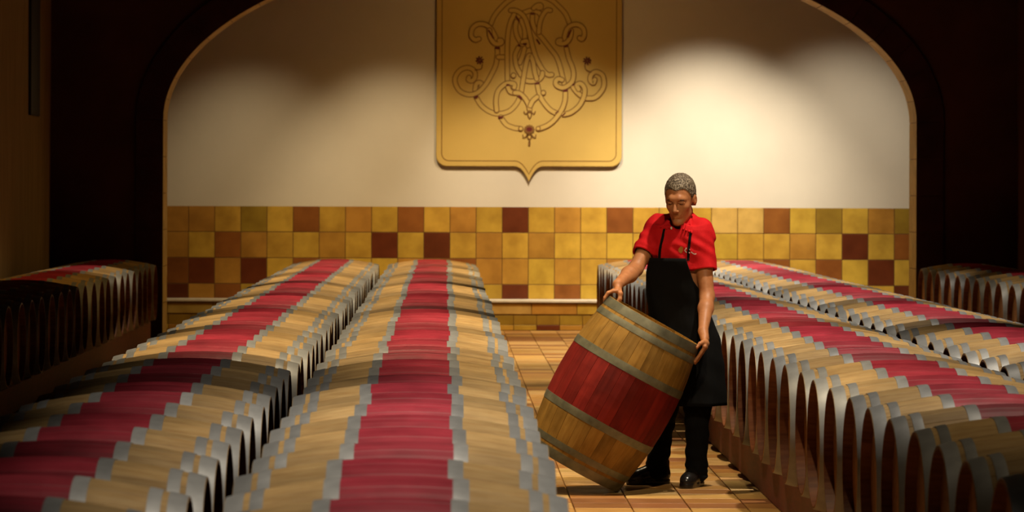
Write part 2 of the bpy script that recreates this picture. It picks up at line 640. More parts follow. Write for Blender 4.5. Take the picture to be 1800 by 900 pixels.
def hoop_mesh(x0, x1, mat, th_=0.0028, n=72):
    V, Fc = [], []
    m = 4
    for i in range(m + 1):
        x = x0 + (x1 - x0) * i / m
        r = prof(x) + th_ * (1.0 if 0 < i < m else 0.8)
        for k in range(n):
            a = 2 * math.pi * k / n
            V.append((x, r * math.sin(a), r * math.cos(a)))
    for x in (x0, x1):
        for k in range(n):
            a = 2 * math.pi * k / n
            r = prof(x) - 0.002
            V.append((x, r * math.sin(a), r * math.cos(a)))
    for i in range(m):
        for k in range(n):
            k2 = (k + 1) % n
            Fc.append((i * n + k, i * n + k2, (i + 1) * n + k2, (i + 1) * n + k))
    e0, e1 = (m + 1) * n, (m + 2) * n
    for k in range(n):
        k2 = (k + 1) % n
        Fc.append((e0 + k, e0 + k2, k2, k))
        Fc.append((m * n + k, m * n + k2, e1 + k2, e1 + k))
    me = mesh('hoop', V, Fc, mat, smooth=True)
    me.set_sharp_from_angle(angle=math.radians(35))
    return me


HOOPS = [(0.425, 0.4775), (0.369, 0.407), (RED_X, RED_X + 0.046)]


def hoop_set(mat):
    return [hoop_mesh(a, b, mat) for a, b in HOOPS] + [hoop_mesh(-b, -a, mat) for a, b in HOOPS]


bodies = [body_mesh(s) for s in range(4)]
hoops = hoop_set(STEEL)
heads = {(v, s): head_mesh(v * 2 + s, s, OAK_HEAD) for v in range(3) for s in (1, -1)}

ORD = ('first second third fourth fifth sixth seventh eighth ninth tenth eleventh twelfth thirteenth fourteenth fifteenth sixteenth '
       'seventeenth eighteenth nineteenth twentieth twenty-first twenty-second twenty-third').split()
ZCEN = 0.528
ROWSPEC = [  # centre x, distances of the last barrel, count, label phrase, group
    (-3.585, 40.41, 21, 'dim row under the left side wall', 'barrels in the row under the left wall'),
    (-1.197, 41.20, 45, 'outer row left of the aisle', 'barrels in the outer row left of the aisle'),
    (-0.137, 41.17, 45, 'row on the aisle left edge', 'barrels in the row on the left edge of the aisle'),
    (2.156, 41.26, 43, 'row on the aisle right edge', 'barrels in the row on the right edge of the aisle'),
    (3.216, 41.20, 34, 'second row right of the aisle', 'barrels in the second row right of the aisle'),
    (5.528, 40.00, 11, 'short dim row by the right side wall', 'barrels in the row by the right wall'),
]
PITCH = 0.712
for ri, (xc, ylast, cnt, phrase, grp) in enumerate(ROWSPEC):
    for k in range(cnt):
        dist = ylast - k * PITCH
        root = empty('wine_barrel', (xc + random.uniform(-.010, .010), dist + random.uniform(-.0015, .0015), ZCEN - RB))
        root.rotation_euler = (0, 0, random.uniform(-.003, .003))
        if cnt < 25 or k < (cnt + 1) // 2:
            o_ = ORD[k]
            endw = 'from the arch' if ri in (0, 5) else 'from the tiled wall'
        else:
            o_ = ORD[cnt - 1 - k]
            endw = 'from the camera end'
        tag(root, f'red-banded oak barrel, {o_} {endw}, {phrase}', 'barrel', grp)
        spin = random.uniform(0, 6.28)
        up = (0, 0, RB)
        b = link('staves', random.choice(bodies), root, up)
        b.rotation_euler = (spin, 0, 0)
        for h in hoops:
            link('hoop', h, root, up)
        for s in (1, -1):
            hd = link('head', heads[(random.randrange(3), s)], root, up)
            hd.rotation_euler = (random.uniform(-.5, .5), 0, 0)

RACKN = ['the dim row by the left wall', 'the outer row left of the aisle', 'the row on the left edge of the aisle',
         'the row on the right edge of the aisle', 'the second row right of the aisle', 'the short row by the right wall']
for (xc, ylast, cnt, phrase, grp), rn in zip(ROWSPEC, RACKN):
    y0, y1 = ylast - (cnt - 1) * PITCH - 0.3, ylast + 0.3
    zt = ZCEN - prof(0.345) - 0.0015
    for s in (1, -1):
        r_ = MB().box((-0.03, 0, 0), (0.03, y1 - y0, zt), bev=0.006).mesh('barrel_rail', RACK)
        o = link('barrel_rail', r_, None, (xc + s * 0.375, y0, 0))
        tag(o, 'dark red-brown timber rail, ' + ('right' if s > 0 else 'left') + ' one under ' + rn, 'rail', 'rails under the barrel rows')

# ------------------------------------------------------------------ the barrel that the man tilts
KB = 0.968
BT, BB = at(1150, 560, 20.87), at(1007, 817, 20.89)
ax_ = (BT - BB).normalized()
BL = 2 * HL * KB
BB = BT - ax_ * BL
cam_dir = (Vector((0, 0, CAMH)) - BT).normalized()
e2 = (cam_dir - ax_ * cam_dir.dot(ax_)).normalized()      # across the axis, towards the camera
e1 = e2.cross(ax_).normalized()
if e1.x < 0:
    e1 = -e1
mb = empty('tilted_wine_barrel')
Mb = Matrix((ax_, e1, ax_.cross(e1))).transposed().to_4x4()
low = BB + e1 * (RH + 0.002) * KB
Mb.translation = BB - Vector((0, 0, low.z - 0.001))
BT = BT - Vector((0, 0, low.z - 0.001))
mb.matrix_world = Mb @ Matrix.Scale(KB, 4)
tag(mb, 'worn oak barrel with red middle, tilted on its rim by the man in the aisle', 'barrel')
NSTV = 26


def stave_mesh(seed):
    xs = [-HL, -0.455, -0.42, -0.36, -0.29, -0.22, -RED_X, -0.08, 0, 0.08, RED_X, 0.22, 0.29, 0.36, 0.42, 0.455, HL]
    da = math.pi / NSTV
    V, Fc, mi = [], [], []
    for x in xs:
        r, ri = prof(x), prof(x) - 0.022
        g = 0.0005 / r
        for a, rr in ((-da + g, ri), (-da + g, r - 0.0009), (-da + g * 3.2, r), (0, r + 0.0006), (da - g * 3.2, r), (da - g, r - 0.0009), (da - g, ri)):
            V.append((x, rr * math.sin(a), rr * math.cos(a)))
    n = 7
    for i in range(len(xs) - 1):
        for k in range(n):
            k2 = (k + 1) % n
            Fc.append((i * n + k, i * n + k2, (i + 1) * n + k2, (i + 1) * n + k))
            mi.append(1 if abs(xs[i] + xs[i + 1]) / 2 < RED_X else 0)
    Fc.append(list(range(n))[::-1])
    Fc.append([(len(xs) - 1) * n + k for k in range(n)])
    mi += [0, 0]
    me = mesh('stave', V, Fc, [OAK_OLD, RED_OLD], mi)
    tint_attr(me, [0.38 + 0.26 * random.Random(seed).random()] * len(Fc))
    return me


stv = [stave_mesh(i) for i in range(6)]
for k in range(NSTV):
    o = link('stave', stv[random.randrange(6)], mb, (HL, 0, 0))
    o.rotation_euler = (2 * math.pi * (k + 0.3) / NSTV, 0, 0)
for h in hoop_set(STEEL_OLD):
    link('hoop', h, mb, (HL, 0, 0))
for s in (1, -1):
    link('head', head_mesh(50 + s, s, OAK_OLD), mb, (HL, 0, 0))

# ------------------------------------------------------------------ the shield on the back wall
SHY = YB - 0.06
sx0, sx1 = at(766.5, 250, SHY).x, at(1093, 250, SHY).x
sz_b, sz_p, sz_t = at(930, 293, SHY).z, at(930, 320, SHY).z, 4.25
scx = (sx0 + sx1) / 2
GOLD = simple('gold_shield_paint', (0.68, 0.47, 0.13), 0.6, spec=0.2, var=0.06, scale=2)
GOLD_LINE = simple('dark_gold_line', (0.22, 0.095, 0.014), 0.6, var=0.1)
RED_ACC = simple('dark_red_accent', (0.12, 0.006, 0.004), 0.6, var=0.1)


def shield_outline(inset):
    """lower outline from the right top corner round to the left top corner, x relative to the shield centre"""
    hw = (sx1 - sx0) / 2 - inset
    zb = sz_b + inset
    R = max(0.02, 0.125 - inset * 0.55)
    P = [(hw, sz_t - inset), (hw, zb + R)]
    P += [(hw - R + R * math.cos(a), zb + R - R * math.sin(a)) for a in [math.pi / 2 * k / 8 for k in range(1, 9)]]
    r2 = 0.16 - inset * 0.25                     # concave quarter that runs into the point
    zp = sz_p + inset * 1.35
    right = [(0.17 * (1 - t) ** 1.0, zb + (zp - zb) * t ** 2.2) for t in [k / 10 for k in range(11)]]
    P += right
    P += [(-x, z) for x, z in P[:-1][::-1]]
    return P


sh = tag(empty('shield', (scx, YB, sz_p)), 'large gold wall shield with an interlaced monogram, on the cream back wall', 'shield')
T_ = 0.055
o_ = shield_outline(0)
oi_ = shield_outline(0.008)
n = len(o_)
g = MB()
V = [(x, -T_ + 0.008, z - sz_p) for x, z in o_] + [(x, -0.002, z - sz_p) for x, z in o_] + [(x, -T_, z - sz_p) for x, z in oi_]
Fc = [list(range(n, 2 * n))[::-1], list(range(2 * n, 3 * n))]
for i in range(n):
    j = (i + 1) % n
    Fc += [(i, j, j + n, i + n), (2 * n + i, 2 * n + j, j, i)]
g.add(V, Fc)
panel_me = g.mesh('panel', GOLD)
bmx = bmesh.new()
bmx.from_mesh(panel_me)
bmesh.ops.recalc_face_normals(bmx, faces=bmx.faces)
bmx.to_mesh(panel_me)
bmx.free()
link('panel', panel_me, sh)


def spline(P, per=7):
    P = [Vector(p) for p in P]
    if len(P) < 3:
        return P
    Q = [P[0] * 2 - P[1]] + P + [P[-1] * 2 - P[-2]]
    out = []
    for i in range(1, len(Q) - 2):
        a, b, c, d = Q[i - 1:i + 3]
        for k in range(per):
            t = k / per
            out.append(0.5 * ((2 * b) + (c - a) * t + (2 * a - 5 * b + 4 * c - d) * t * t + (3 * b - a - 3 * c + d) * t ** 3))
    out.append(P[-1])
    return out


PXM = YB / F     # metres per photo pixel at the shield


def s2(p):
    w_ = at(p[0], p[1], SHY)
    return Vector((w_.x - scx, w_.z - sz_p))


def ribbon(g, pts, w, y, m, cap=True, closed=False):
    """flat raised strip along points (shield plane) of full width w, with round ends"""
    n = len(pts)
    L, Rr = [], []
    for i, p in enumerate(pts):
        t = (pts[min(i + 1, n - 1)] - pts[max(i - 1, 0)])
        t = t.normalized() if t.length > 1e-9 else Vector((1, 0))
        nn = Vector((-t.y, t.x)) * w / 2
        L.append(p + nn)
        Rr.append(p - nn)
    V = [(p.x, y, p.y) for p in L] + [(p.x, y, p.y) for p in Rr]
    g.add(V, [(i, i + 1, n + i + 1, n + i) for i in range(n - 1)], m)
    if cap:
        for p in (pts[0], pts[-1]):
            disc(g, p, w / 2, y - 0.00002, m)


def disc(g, c, r, y, m, n=14, sx=1.0):
    V = [(c.x + r * sx * math.cos(2 * math.pi * k / n), y, c.y + r * math.sin(2 * math.pi * k / n)) for k in range(n)]
    g.add(V, [list(range(n))], m)


# border line
g = MB()
ln = [Vector((x, z - sz_p)) for x, z in shield_outline(0.066)]
ribbon(g, ln, 0.0095, -T_ - 0.0012, 0, False)
link('border_line', g.mesh('border_line', [GOLD_LINE]), sh)

STROKES = [
    [(862.8, 42), (869.6, 27), (883, 11), (897.7, -1), (915, -8), (931, -11), (948, -8), (969, 0), (982, 11), (994, 24.4), (1001.6, 42)],
    [(845.8, 152), (846.7, 147.5), (842, 145), (837, 148), (835, 158)],
    [(837, 171), (845.8, 185), (860, 195.8), (876, 200), (893.8, 195.8), (906, 185), (913.5, 172)],
    [(880.4, 206), (890, 219), (904.4, 225), (913, 226)],
    [(874.2, 85), (874.2, 96), (871.5, 114), (863.5, 131.5), (854, 148), (840.4, 162), (824.4, 166.4), (808.4, 160), (800.4, 146), (801, 134), (810, 122.7), (822.7, 119), (833.3, 124.5), (835, 135), (829.8, 142), (823.5, 140.4), (824.4, 136)],
    [(876, 100.4), (889, 100.4)],
    [(904, 25), (897, 40), (893, 60), (891.6, 85), (891.6, 110), (892, 142)],
    [(916, 35.5), (922, 51), (922.5, 70)],
    [(922.5, 83), (918.5, 98), (913.6, 110.5)],
    [(919.7, 23), (934.4, 18.3), (946.6, 22), (951.5, 28)],
    [(938, 14.7), (944, 9.8), (950, 9), (951, 13.4), (946.6, 14)],
    [(907.5, 38), (906, 51), (910, 66), (918.5, 78)],
    [(911, 84), (906, 95), (905.6, 104), (908, 117), (916, 132)],
    [(918.5, 74), (924.6, 72), (929.5, 76), (928, 80.5)],
    [(936, 25.7), (936, 39), (941.7, 53.8), (954, 68.5), (967.4, 85.6), (977, 98), (983, 112), (987.5, 129), (991.8, 147)],
    [(897.7, 18.3), (905, 18.3), (913.6, 22), (922, 30.6), (928, 46.5), (933, 68.5), (938, 88), (944, 105), (955, 124), (963.7, 131.3), (970, 131.3)],
    [(967.4, 18.3), (961, 18.3), (954, 27), (949, 40.3), (947, 57)],
    [(922, 141), (934, 143), (946.6, 140), (952.7, 133.8), (953.5, 128)],
    [(916.6, 160), (922, 126.5), (926, 107), (931, 97), (936.8, 108), (940, 126.5), (943.5, 139)],
    [(944.7, 149), (947.5, 162), (953, 176), (966, 192), (979, 199.5)],
    [(902.6, 163), (896.5, 160.7), (892.8, 153)],
    [(873, 194), (872, 176), (875.7, 159.5), (886.7, 148.5), (896, 146), (904, 148), (904, 153.5)],
    [(905, 163), (913.6, 164.4), (923, 173), (929.5, 185), (931, 193)],
    [(944, 170.5), (936.5, 177), (932, 186)],
    [(1007, 153), (1014, 162), (1024, 170)],
    [(1031, 172.7), (1044.4, 171.8), (1055, 163), (1061.5, 150), (1059.5, 133), (1048, 126.2), (1039.5, 131), (1037.3, 140.4), (1042.7, 145.8), (1045.5, 140)],
    [(991, 201), (1003.6, 197.6), (1017.8, 186), (1026.2, 170), (1027.6, 156), (1021, 147), (1014, 149.6), (1017, 157)],
    [(993.8, 162), (992.9, 177), (987.6, 192), (976, 209), (963, 220), (948.4, 226)],
    [(995.6, 85.3), (1000, 103), (1007, 121), (1008, 135), (1003.6, 145.8), (991, 154), (979.5, 151), (976.5, 144), (981, 138.7), (988, 140.4)],
    [(842, 68.5), (835, 70), (828.4, 63), (830.7, 50), (840.4, 42.7), (853, 43.5), (862, 50), (869, 61), (873.5, 71)],
    [(860.5, 53), (861.5, 64), (867, 74), (874, 77.5), (881.5, 75.5), (881.5, 71.5), (877.5, 71)],
    [(1018.5, 67), (1023, 68.8), (1027.2, 60.4), (1024.9, 49.8), (1016, 43.5), (1005, 44.4), (996.4, 51.5), (992.4, 64), (992.5, 71)],
    [(1004, 54), (1002.7, 64), (997, 73.5), (989, 77), (981, 75.4), (981.4, 71.5), (985.5, 70.5)],
]
WID, LNW = 8.2 * PXM, 1.55 * PXM
g = MB()
yb = -T_ - 0.0008
for i, P in enumerate(STROKES):
    pts = [s2(p) for p in spline(P)]
    y = yb - i * 0.00050
    ribbon(g, pts, WID + LNW, y, 1)
    ribbon(g, pts, WID - LNW, y - 0.00025, 0)
yt = yb - len(STROKES) * 0.0005
for c, r in (((902.6, 132.6), 4.5), ((955, 163), 4.2), ((915.5, 226), 3.8), ((946, 226), 3.8)):
    disc(g, s2(c), (r + .8) * PXM, yt, 1)
    disc(g, s2(c), (r - .8) * PXM, yt - 0.0003, 0)
for a, b, w_ in (((870.5, 84), (878.5, 85), 4), ((991, 82), (999, 80.5), 4), ((890, 149), (896, 149.5), 3), ((834, 171), (840, 170), 4), ((876, 206), (884, 206), 3.5),
                 ((911.5, 168), (917, 173), 4), ((940, 147), (948, 146), 3), ((990, 159.5), (998, 159), 4), ((858.5, 53), (868, 68), 3), ((1004, 52), (998, 66), 3),
                 ((907, 29), (913, 38), 3.2), ((943, 69), (949, 78), 3.2), ((919, 77.5), (926, 77), 3.2), ((910, 79), (914, 81), 3.5), ((933, 24.5), (939, 24.5), 3),
                 ((976, 199), (982, 196), 2), ((989, 203), (994, 198), 2), ((1006, 150), (1009, 148), 3)):
    ribbon(g, [s2(a), s2(b)], w_ * PXM, yt, 2, False)
for P in ([(848, 113), (845.8, 121), (835, 123)], [(1027.6, 115), (1030, 122.7), (1039, 127)]):
    ribbon(g, [s2(p) for p in spline(P)], 1.6 * PXM, yt, 1)
# fleur tip below the letters and drop below the gem
for P, w_ in (([(921, 196), (923.5, 200), (928, 197)], 1.6), ([(941, 196), (938.5, 200), (933.5, 197)], 1.6), ([(927, 200), (931, 208), (934.5, 200), (931, 194), (927, 200)], 1.6),
              ([(919, 237), (920, 241.5), (924.5, 240), (930, 235)], 1.7), ([(942, 237), (941, 241.5), (936.5, 240), (931, 235)], 1.7),
              ([(926, 238), (930.5, 245), (935, 238), (930.5, 234), (926, 238)], 1.7), ([(930.5, 245), (930.5, 249)], 2), ([(930.5, 250), (930.5, 254)], 4)):
    ribbon(g, [s2(p) for p in spline(P, 5)], w_ * PXM, yt, 1)
link('monogram', g.mesh('monogram', [GOLD, GOLD_LINE, RED_ACC]), sh)


def star(g, c, r, m, y):
    C0 = s2(c)
    for k in range(8):
        a = 2 * math.pi * k / 8 + 0.2
        ribbon(g, [C0, C0 + Vector((math.cos(a), math.sin(a))) * r * PXM * .8], 2.4 * PXM, y, m)


for c in ((843.3, 106), (1032, 107)):
    g = MB()
    star(g, c, 8, 0, yt)
    disc(g, s2(c), 2 * PXM, yt - .0003, 1)
    link('flower', g.mesh('flower', [RED_ACC, GOLD_LINE]), sh)
g = MB()
C0 = s2((930.4, 227.4))
disc(g, C0, 7.5 * PXM, yt, 0, 10, 1.15)
for k in range(12):
    a = 2 * math.pi * k / 12
    ribbon(g, [C0, C0 + Vector((math.cos(a) * 1.2, math.sin(a))) * 7.6 * PXM], 1.6 * PXM, yt - .0002, 0)
disc(g, C0, 4 * PXM, yt - .0005, 1, 10, 1.3)
link('gem', g.mesh('gem', [GOLD_LINE, RED_ACC]), sh)

# ------------------------------------------------------------------ the man


class SDF:
    """signed distance field on a grid; smooth unions of simple forms, meshed by surface nets"""

    def __init__(self, lo, hi, h):
        self.lo, self.h = np.array(lo, float), h
        self.n = np.ceil((np.array(hi) - self.lo) / h).astype(int) + 1
        self.F = np.full(self.n, 0.5, dtype=np.float32)
        self.ax = [self.lo[i] + h * np.arange(self.n[i]) for i in range(3)]

    def block(self, lo, hi):
        sl = []
        for i in range(3):
            a = max(0, int((lo[i] - self.lo[i]) / self.h) - 1)
            b = min(self.n[i], int((hi[i] - self.lo[i]) / self.h) + 3)
            sl.append(slice(a, max(a, b)))
        g = np.meshgrid(*[self.ax[i][sl[i]].astype(np.float32) for i in range(3)], indexing='ij')
        return tuple(sl), g

    def put(self, fn, lo, hi, k=0.0, mode='add'):
        m = 0.03 + k
        sl, g = self.block(np.array(lo) - m, np.array(hi) + m)
        if any(s.stop <= s.start for s in sl):
            return
        d = fn(*g).astype(np.float32)
        f = self.F[sl]
        if mode == 'sub':
            d = -d
            if k > 0:
                h_ = np.clip(0.5 - 0.5 * (f - d) / k, 0, 1)
                r = f * (1 - h_) + d * h_ + k * h_ * (1 - h_)
            else:
                r = np.maximum(f, d)
        elif mode == 'and':
            r = np.maximum(f, d)
        else:
            if k > 0:
                h_ = np.clip(0.5 + 0.5 * (f - d) / k, 0, 1)
                r = f * (1 - h_) + d * h_ - k * h_ * (1 - h_)
            else:
                r = np.minimum(f, d)
        self.F[sl] = r

    def cone(self, a, b, ra, rb, k=0.02, mode='add'):
        a, b = np.array(a, float), np.array(b, float)
        ab = b - a
        L2 = float(ab @ ab) + 1e-12
        R = max(ra, rb)

        def fn(X, Y, Z):
            t = np.clip(((X - a[0]) * ab[0] + (Y - a[1]) * ab[1] + (Z - a[2]) * ab[2]) / L2, 0, 1)
            return np.sqrt((X - a[0] - t * ab[0]) ** 2 + (Y - a[1] - t * ab[1]) ** 2 + (Z - a[2] - t * ab[2]) ** 2) - (ra + (rb - ra) * t)
        self.put(fn, np.minimum(a, b) - R, np.maximum(a, b) + R, k, mode)

    def chain(self, pts, rs, k=0.02):
        for i in range(len(pts) - 1):
            self.cone(pts[i], pts[i + 1], rs[i], rs[i + 1], k)

    def ell(self, c, r, Rm=None, k=0.02, mode='add'):
        """ellipsoid, rows of Rm are its axes"""
        c, r = np.array(c, float), np.array(r, float)
        Rm = np.eye(3) if Rm is None else np.array(Rm, float)
        R = r.max()

        def fn(X, Y, Z):
            D = [X - c[0], Y - c[1], Z - c[2]]
            q = [sum(D[j] * Rm[i, j] for j in range(3)) for i in range(3)]
            k0 = np.sqrt(sum((q[i] / r[i]) ** 2 for i in range(3))) + 1e-9
            k1 = np.sqrt(sum((q[i] / r[i] ** 2) ** 2 for i in range(3))) + 1e-9
            return k0 * (k0 - 1) / k1
        self.put(fn, c - R, c + R, k, mode)

    def mesh(self, name, mat):
        Fd = self.F
        s = Fd < 0
        nx, ny, nz = self.n
        cs = np.zeros((nx - 1, ny - 1, nz - 1), dtype=np.int8)
        for i in (0, 1):
            for j in (0, 1):
                for k in (0, 1):
                    cs += s[i:nx - 1 + i, j:ny - 1 + j, k:nz - 1 + k]
        act = np.argwhere((cs > 0) & (cs < 8))
        idx = np.full(cs.shape, -1, dtype=np.int64)
        idx[tuple(act.T)] = np.arange(len(act))
        acc = np.zeros((len(act), 3))
        cnt = np.zeros(len(act))
        cor = [(i, j, k) for i in (0, 1) for j in (0, 1) for k in (0, 1)]
        for a in cor:
            for ax in range(3):
                if a[ax]:
                    continue
                b = list(a)
                b[ax] = 1
                fa = Fd[act[:, 0] + a[0], act[:, 1] + a[1], act[:, 2] + a[2]]
                fb = Fd[act[:, 0] + b[0], act[:, 1] + b[1], act[:, 2] + b[2]]
                m = (fa < 0) != (fb < 0)
                t = np.where(m, fa / np.where(m, fa - fb, 1), 0)
                p = np.array(a, float)[None].repeat(len(act), 0)
                p[:, ax] += t
                acc[m] += p[m]
                cnt[m] += 1
        V = self.lo + self.h * (act + acc / cnt[:, None])
        Q = []
        for ax in range(3):
            o1, o2 = [(1, 2), (2, 0), (0, 1)][ax]
            sa = [slice(None)] * 3
            sb = [slice(None)] * 3
            sa[ax], sb[ax] = slice(0, -1), slice(1, None)
            A, B = s[tuple(sa)], s[tuple(sb)]
            e = np.argwhere(A != B)
            e = e[(e[:, o1] > 0) & (e[:, o2] > 0) & (e[:, o1] < self.n[o1] - 1) & (e[:, o2] < self.n[o2] - 1)]
            ins = A[tuple(e.T)]
            q = []
            for d1, d2 in ((-1, -1), (0, -1), (0, 0), (-1, 0)):
                c = e.copy()
                c[:, o1] += d1
                c[:, o2] += d2
                q.append(idx[tuple(c.T)])
            q = np.stack(q, 1)
            q[~ins] = q[~ins][:, ::-1]
            Q.append(q)
        Q = np.concatenate(Q)
        Q = Q[(Q >= 0).all(1)]
        me = bpy.data.meshes.new(name)
        me.vertices.add(len(V))
        me.vertices.foreach_set('co', V.astype(np.float32).ravel())
        me.loops.add(Q.size)
        me.loops.foreach_set('vertex_index', Q.astype(np.int32).ravel())
        me.polygons.add(len(Q))
        me.polygons.foreach_set('loop_start', np.arange(0, Q.size, 4, dtype=np.int32))
        me.polygons.foreach_set('use_smooth', np.ones(len(Q), dtype=bool))
        me.update(calc_edges=True)
        me.validate()
        me.materials.append(mat)
        return me


def skin_mat():
    m = Mat('skin', 0.5, 0, 0.35)
    nz = m.noise(30, 4)
    r = m.ramp(nz, 'Fac', [(0.3, (0.42, 0.160, 0.062)), (0.7, (0.52, 0.220, 0.090))])
    m.color((r, 'Color'))
    m.b.inputs['Subsurface Weight'].default_value = 0.05
    m.bump(nz, 'Fac', 0.08, 0.003)
    return m.m


def hair_mat():
    m = Mat('grey_brown_hair', 0.6, 0, 0.3)
    nz = m.noise(130, 3, (1, 1, 0.5))
    r = m.ramp(nz, 'Fac', [(0.36, (0.04, 0.026, 0.015)), (0.52, (0.17, 0.125, 0.08)), (0.68, (0.44, 0.36, 0.26))])
    m.color((r, 'Color'))
    m.bump(nz, 'Fac', 0.8, 0.006)
    return m.m


def cloth_mat(name, c, rough=0.85, fold=0.0):
    m = Mat(name, rough, 0, 0.15)
    nz = m.noise(260, 2)
    r = m.ramp(nz, 'Fac', [(0.3, tuple(x * 0.88 for x in c)), (0.7, tuple(x * 1.1 for x in c))])
    m.color((r, 'Color'))
    if fold:
        f = m.noise(9, 2, (1, 1, 0.45))
        m.bump(f, 'Fac', fold, 0.05)
    return m.m


SKIN, HAIR = skin_mat(), hair_mat()
SHIRT = cloth_mat('red_polo_cloth', (0.62, 0.010, 0.014), 0.8, 0.35)
BLACK = cloth_mat('black_cotton', (0.0035, 0.0034, 0.0036), 0.9, 0.25)
LEATHER = simple('black_leather', (0.012, 0.010, 0.009), 0.25, spec=0.6, var=0.2)
DARKHAIR = simple('dark_brow_hair', (0.06, 0.030, 0.015), 0.8)
EYEM = simple('dark_eye', (0.03, 0.018, 0.012), 0.2, spec=0.5)

D0 = 21.28
POS = Vector((at(1200, 850, D0).x, D0, 0.0))
man = empty('person', POS)
tag(man, 'grey-haired man in red polo shirt and black apron, tilting a barrel in the aisle', 'person')


def P(x, y, d=0.0):
    """photo pixel and offset in depth from D0 -> point relative to the man's root"""
    return np.array(at(x, y, D0 + d) - POS)


PHI = math.radians(30)
ES = np.array((math.cos(PHI), -math.sin(PHI), 0))       # towards his left
EF = np.array((-math.sin(PHI), -math.cos(PHI), 0))      # the way his chest faces

# torso sections: photo row, centre column, half width, half depth, lean forward
SEC = [(384, 1198, .085, .062, .045), (392, 1197, .150, .085, .045), (404, 1196, .180, .102, .04), (430, 1194, .190, .122, .035), (470, 1191, .178, .122, .025),
       (520, 1192, .160, .116, .012), (556, 1196, .158, .116, 0), (595, 1203, .172, .125, 0), (640, 1207, .170, .128, 0), (712, 1208, .168, .128, 0)]
secz = np.array([P(c, y)[2] for y, c, a, b, l in SEC])[::-1]
secx = np.array([P(c, y)[0] for y, c, a, b, l in SEC])[::-1]
seca = np.array([a for y, c, a, b, l in SEC])[::-1]
secb = np.array([b for y, c, a, b, l in SEC])[::-1]
secl = np.array([l for y, c, a, b, l in SEC])[::-1]


def sect(z):
    i = lambda v: np.interp(z, secz, v)
    ln = i(secl)
    return i(secx), ln * EF[1], i(seca), i(secb)


def column(grow, zlo, zhi, p=2.3):
    def fn(X, Y, Z):
        cx, cy, a, b = sect(Z)
        a, b = a + grow, b + grow
        u = (X - cx) * ES[0] + (Y - cy) * ES[1]
        v = (X - cx) * EF[0] + (Y - cy) * EF[1]
        k = ((np.abs(u) / a) ** p + (np.abs(v) / b) ** p) ** (1 / p)
        d = (k - 1) * np.minimum(a, b)
        return np.maximum(d, np.maximum(zlo - Z, Z - zhi))
    return fn


chest = P(1195, 405)
SR = P(1157, 400, 0.085)
SL = P(1232, 407, -0.080)
ER, WR_ = P(1117, 473, -0.08), P(1086, 500, -0.36)
EL, WL_ = P(1243, 521, -0.17), P(1236, 582, -0.375)

# --- head frame
hy, hp = math.radians(20), math.radians(17)
fh = np.array((-math.sin(hy), -math.cos(hy), 0))
hs = np.array((math.cos(hy), -math.sin(hy), 0))
hf = fh * math.cos(hp) + np.array((0, 0, -math.sin(hp)))
hu = np.array((0, 0, math.cos(hp))) + fh * math.sin(hp)
HC = P(1195.5, 349.8, -0.10)
HR = np.stack([hf, hs, hu])
KH = 1.06


def H(f, s, u):
    return HC + KH * (f * hf + s * hs + u * hu)


lo = np.array((-0.47, -0.62, 0.70))
hi = np.array((0.34, 0.30, 1.80))
S = SDF(lo, hi, 0.0033)
# torso core under the shirt, neck, head
S.put(column(-0.02, 0.86, 1.43), (-0.3, -0.3, 0.86), (0.3, 0.3, 1.45))
nb = P(1199, 404, -0.02)
S.cone(nb, H(-0.018, 0, -0.075), 0.062 * KH, 0.052 * KH, 0.025)
S.cone(SR, SL, 0.05, 0.05, 0.03)
S.ell(H(-0.014, 0, 0.038), np.array((.097, .077, .088)) * KH, HR, 0.02)
S.ell(H(0.026, 0, -0.026), np.array((.066, .060, .096)) * KH, HR, 0.03)
for s in (1, -1):
    S.cone(H(-0.004, s * .043, -.066), H(.062, s * .015, -.108), .017 * KH, .017 * KH, 0.02)
    S.ell(H(.058, s * .040, -.022), np.array((.020, .018, .018)) * KH, HR, 0.022)
S.ell(H(.074, 0, -.108), np.array((.017, .021, .016)) * KH, HR, 0.016)
S.chain([H(.068, -.042, .020), H(.082, -.020, .026), H(.084, 0, .022), H(.082, .020, .026), H(.068, .042, .020)], [.008, .012, .011, .012, .008], 0.022)
for s in (1, -1):
    S.ell(H(.096, s * .031, .003), np.array((.016, .019, .013)) * KH, HR, 0.012, 'sub')
    S.ell(H(.0745, s * .031, .001), np.array((.015, .017, .013)) * KH, HR, 0.004)
    S.cone(H(.089, s * .018, .007), H(.085, s * .042, .006), .0030, .0024, 0.006)        # upper lid
S.cone(H(.090, 0, .014), H(.115, 0, -.032), .0075 * KH, .0115 * KH, 0.012)
for s in (1, -1):
    S.ell(H(.102, s * .012, -.037), np.array((.011, .008, .008)) * KH, HR, 0.006)
    S.cone(H(.097, s * .020, -.042), H(.083, s * .032, -.072), .003, .003, 0.010, 'sub')   # fold beside the mouth
S.cone(H(.0835, -.015, -.063), H(.0835, .015, -.063), .0052, .0052, 0.010)
S.cone(H(.0805, -.013, -.0755), H(.0805, .013, -.0755), .0062, .0062, 0.010)
S.cone(H(.0900, -.020, -.0695), H(.0900, .020, -.0695), .0022, .0022, 0.003, 'sub')
for s in (1, -1):
    er = np.stack([hf * .96 - hs * s * .28, hs * s * .96 + hf * .28, hu])
    S.ell(H(-.012, s * .078, -.006), np.array((.017, .009, .027)) * KH, er, 0.010)
    S.ell(H(-.006, s * .087, -.004), np.array((.009, .006, .015)) * KH, er, 0.006, 'sub')
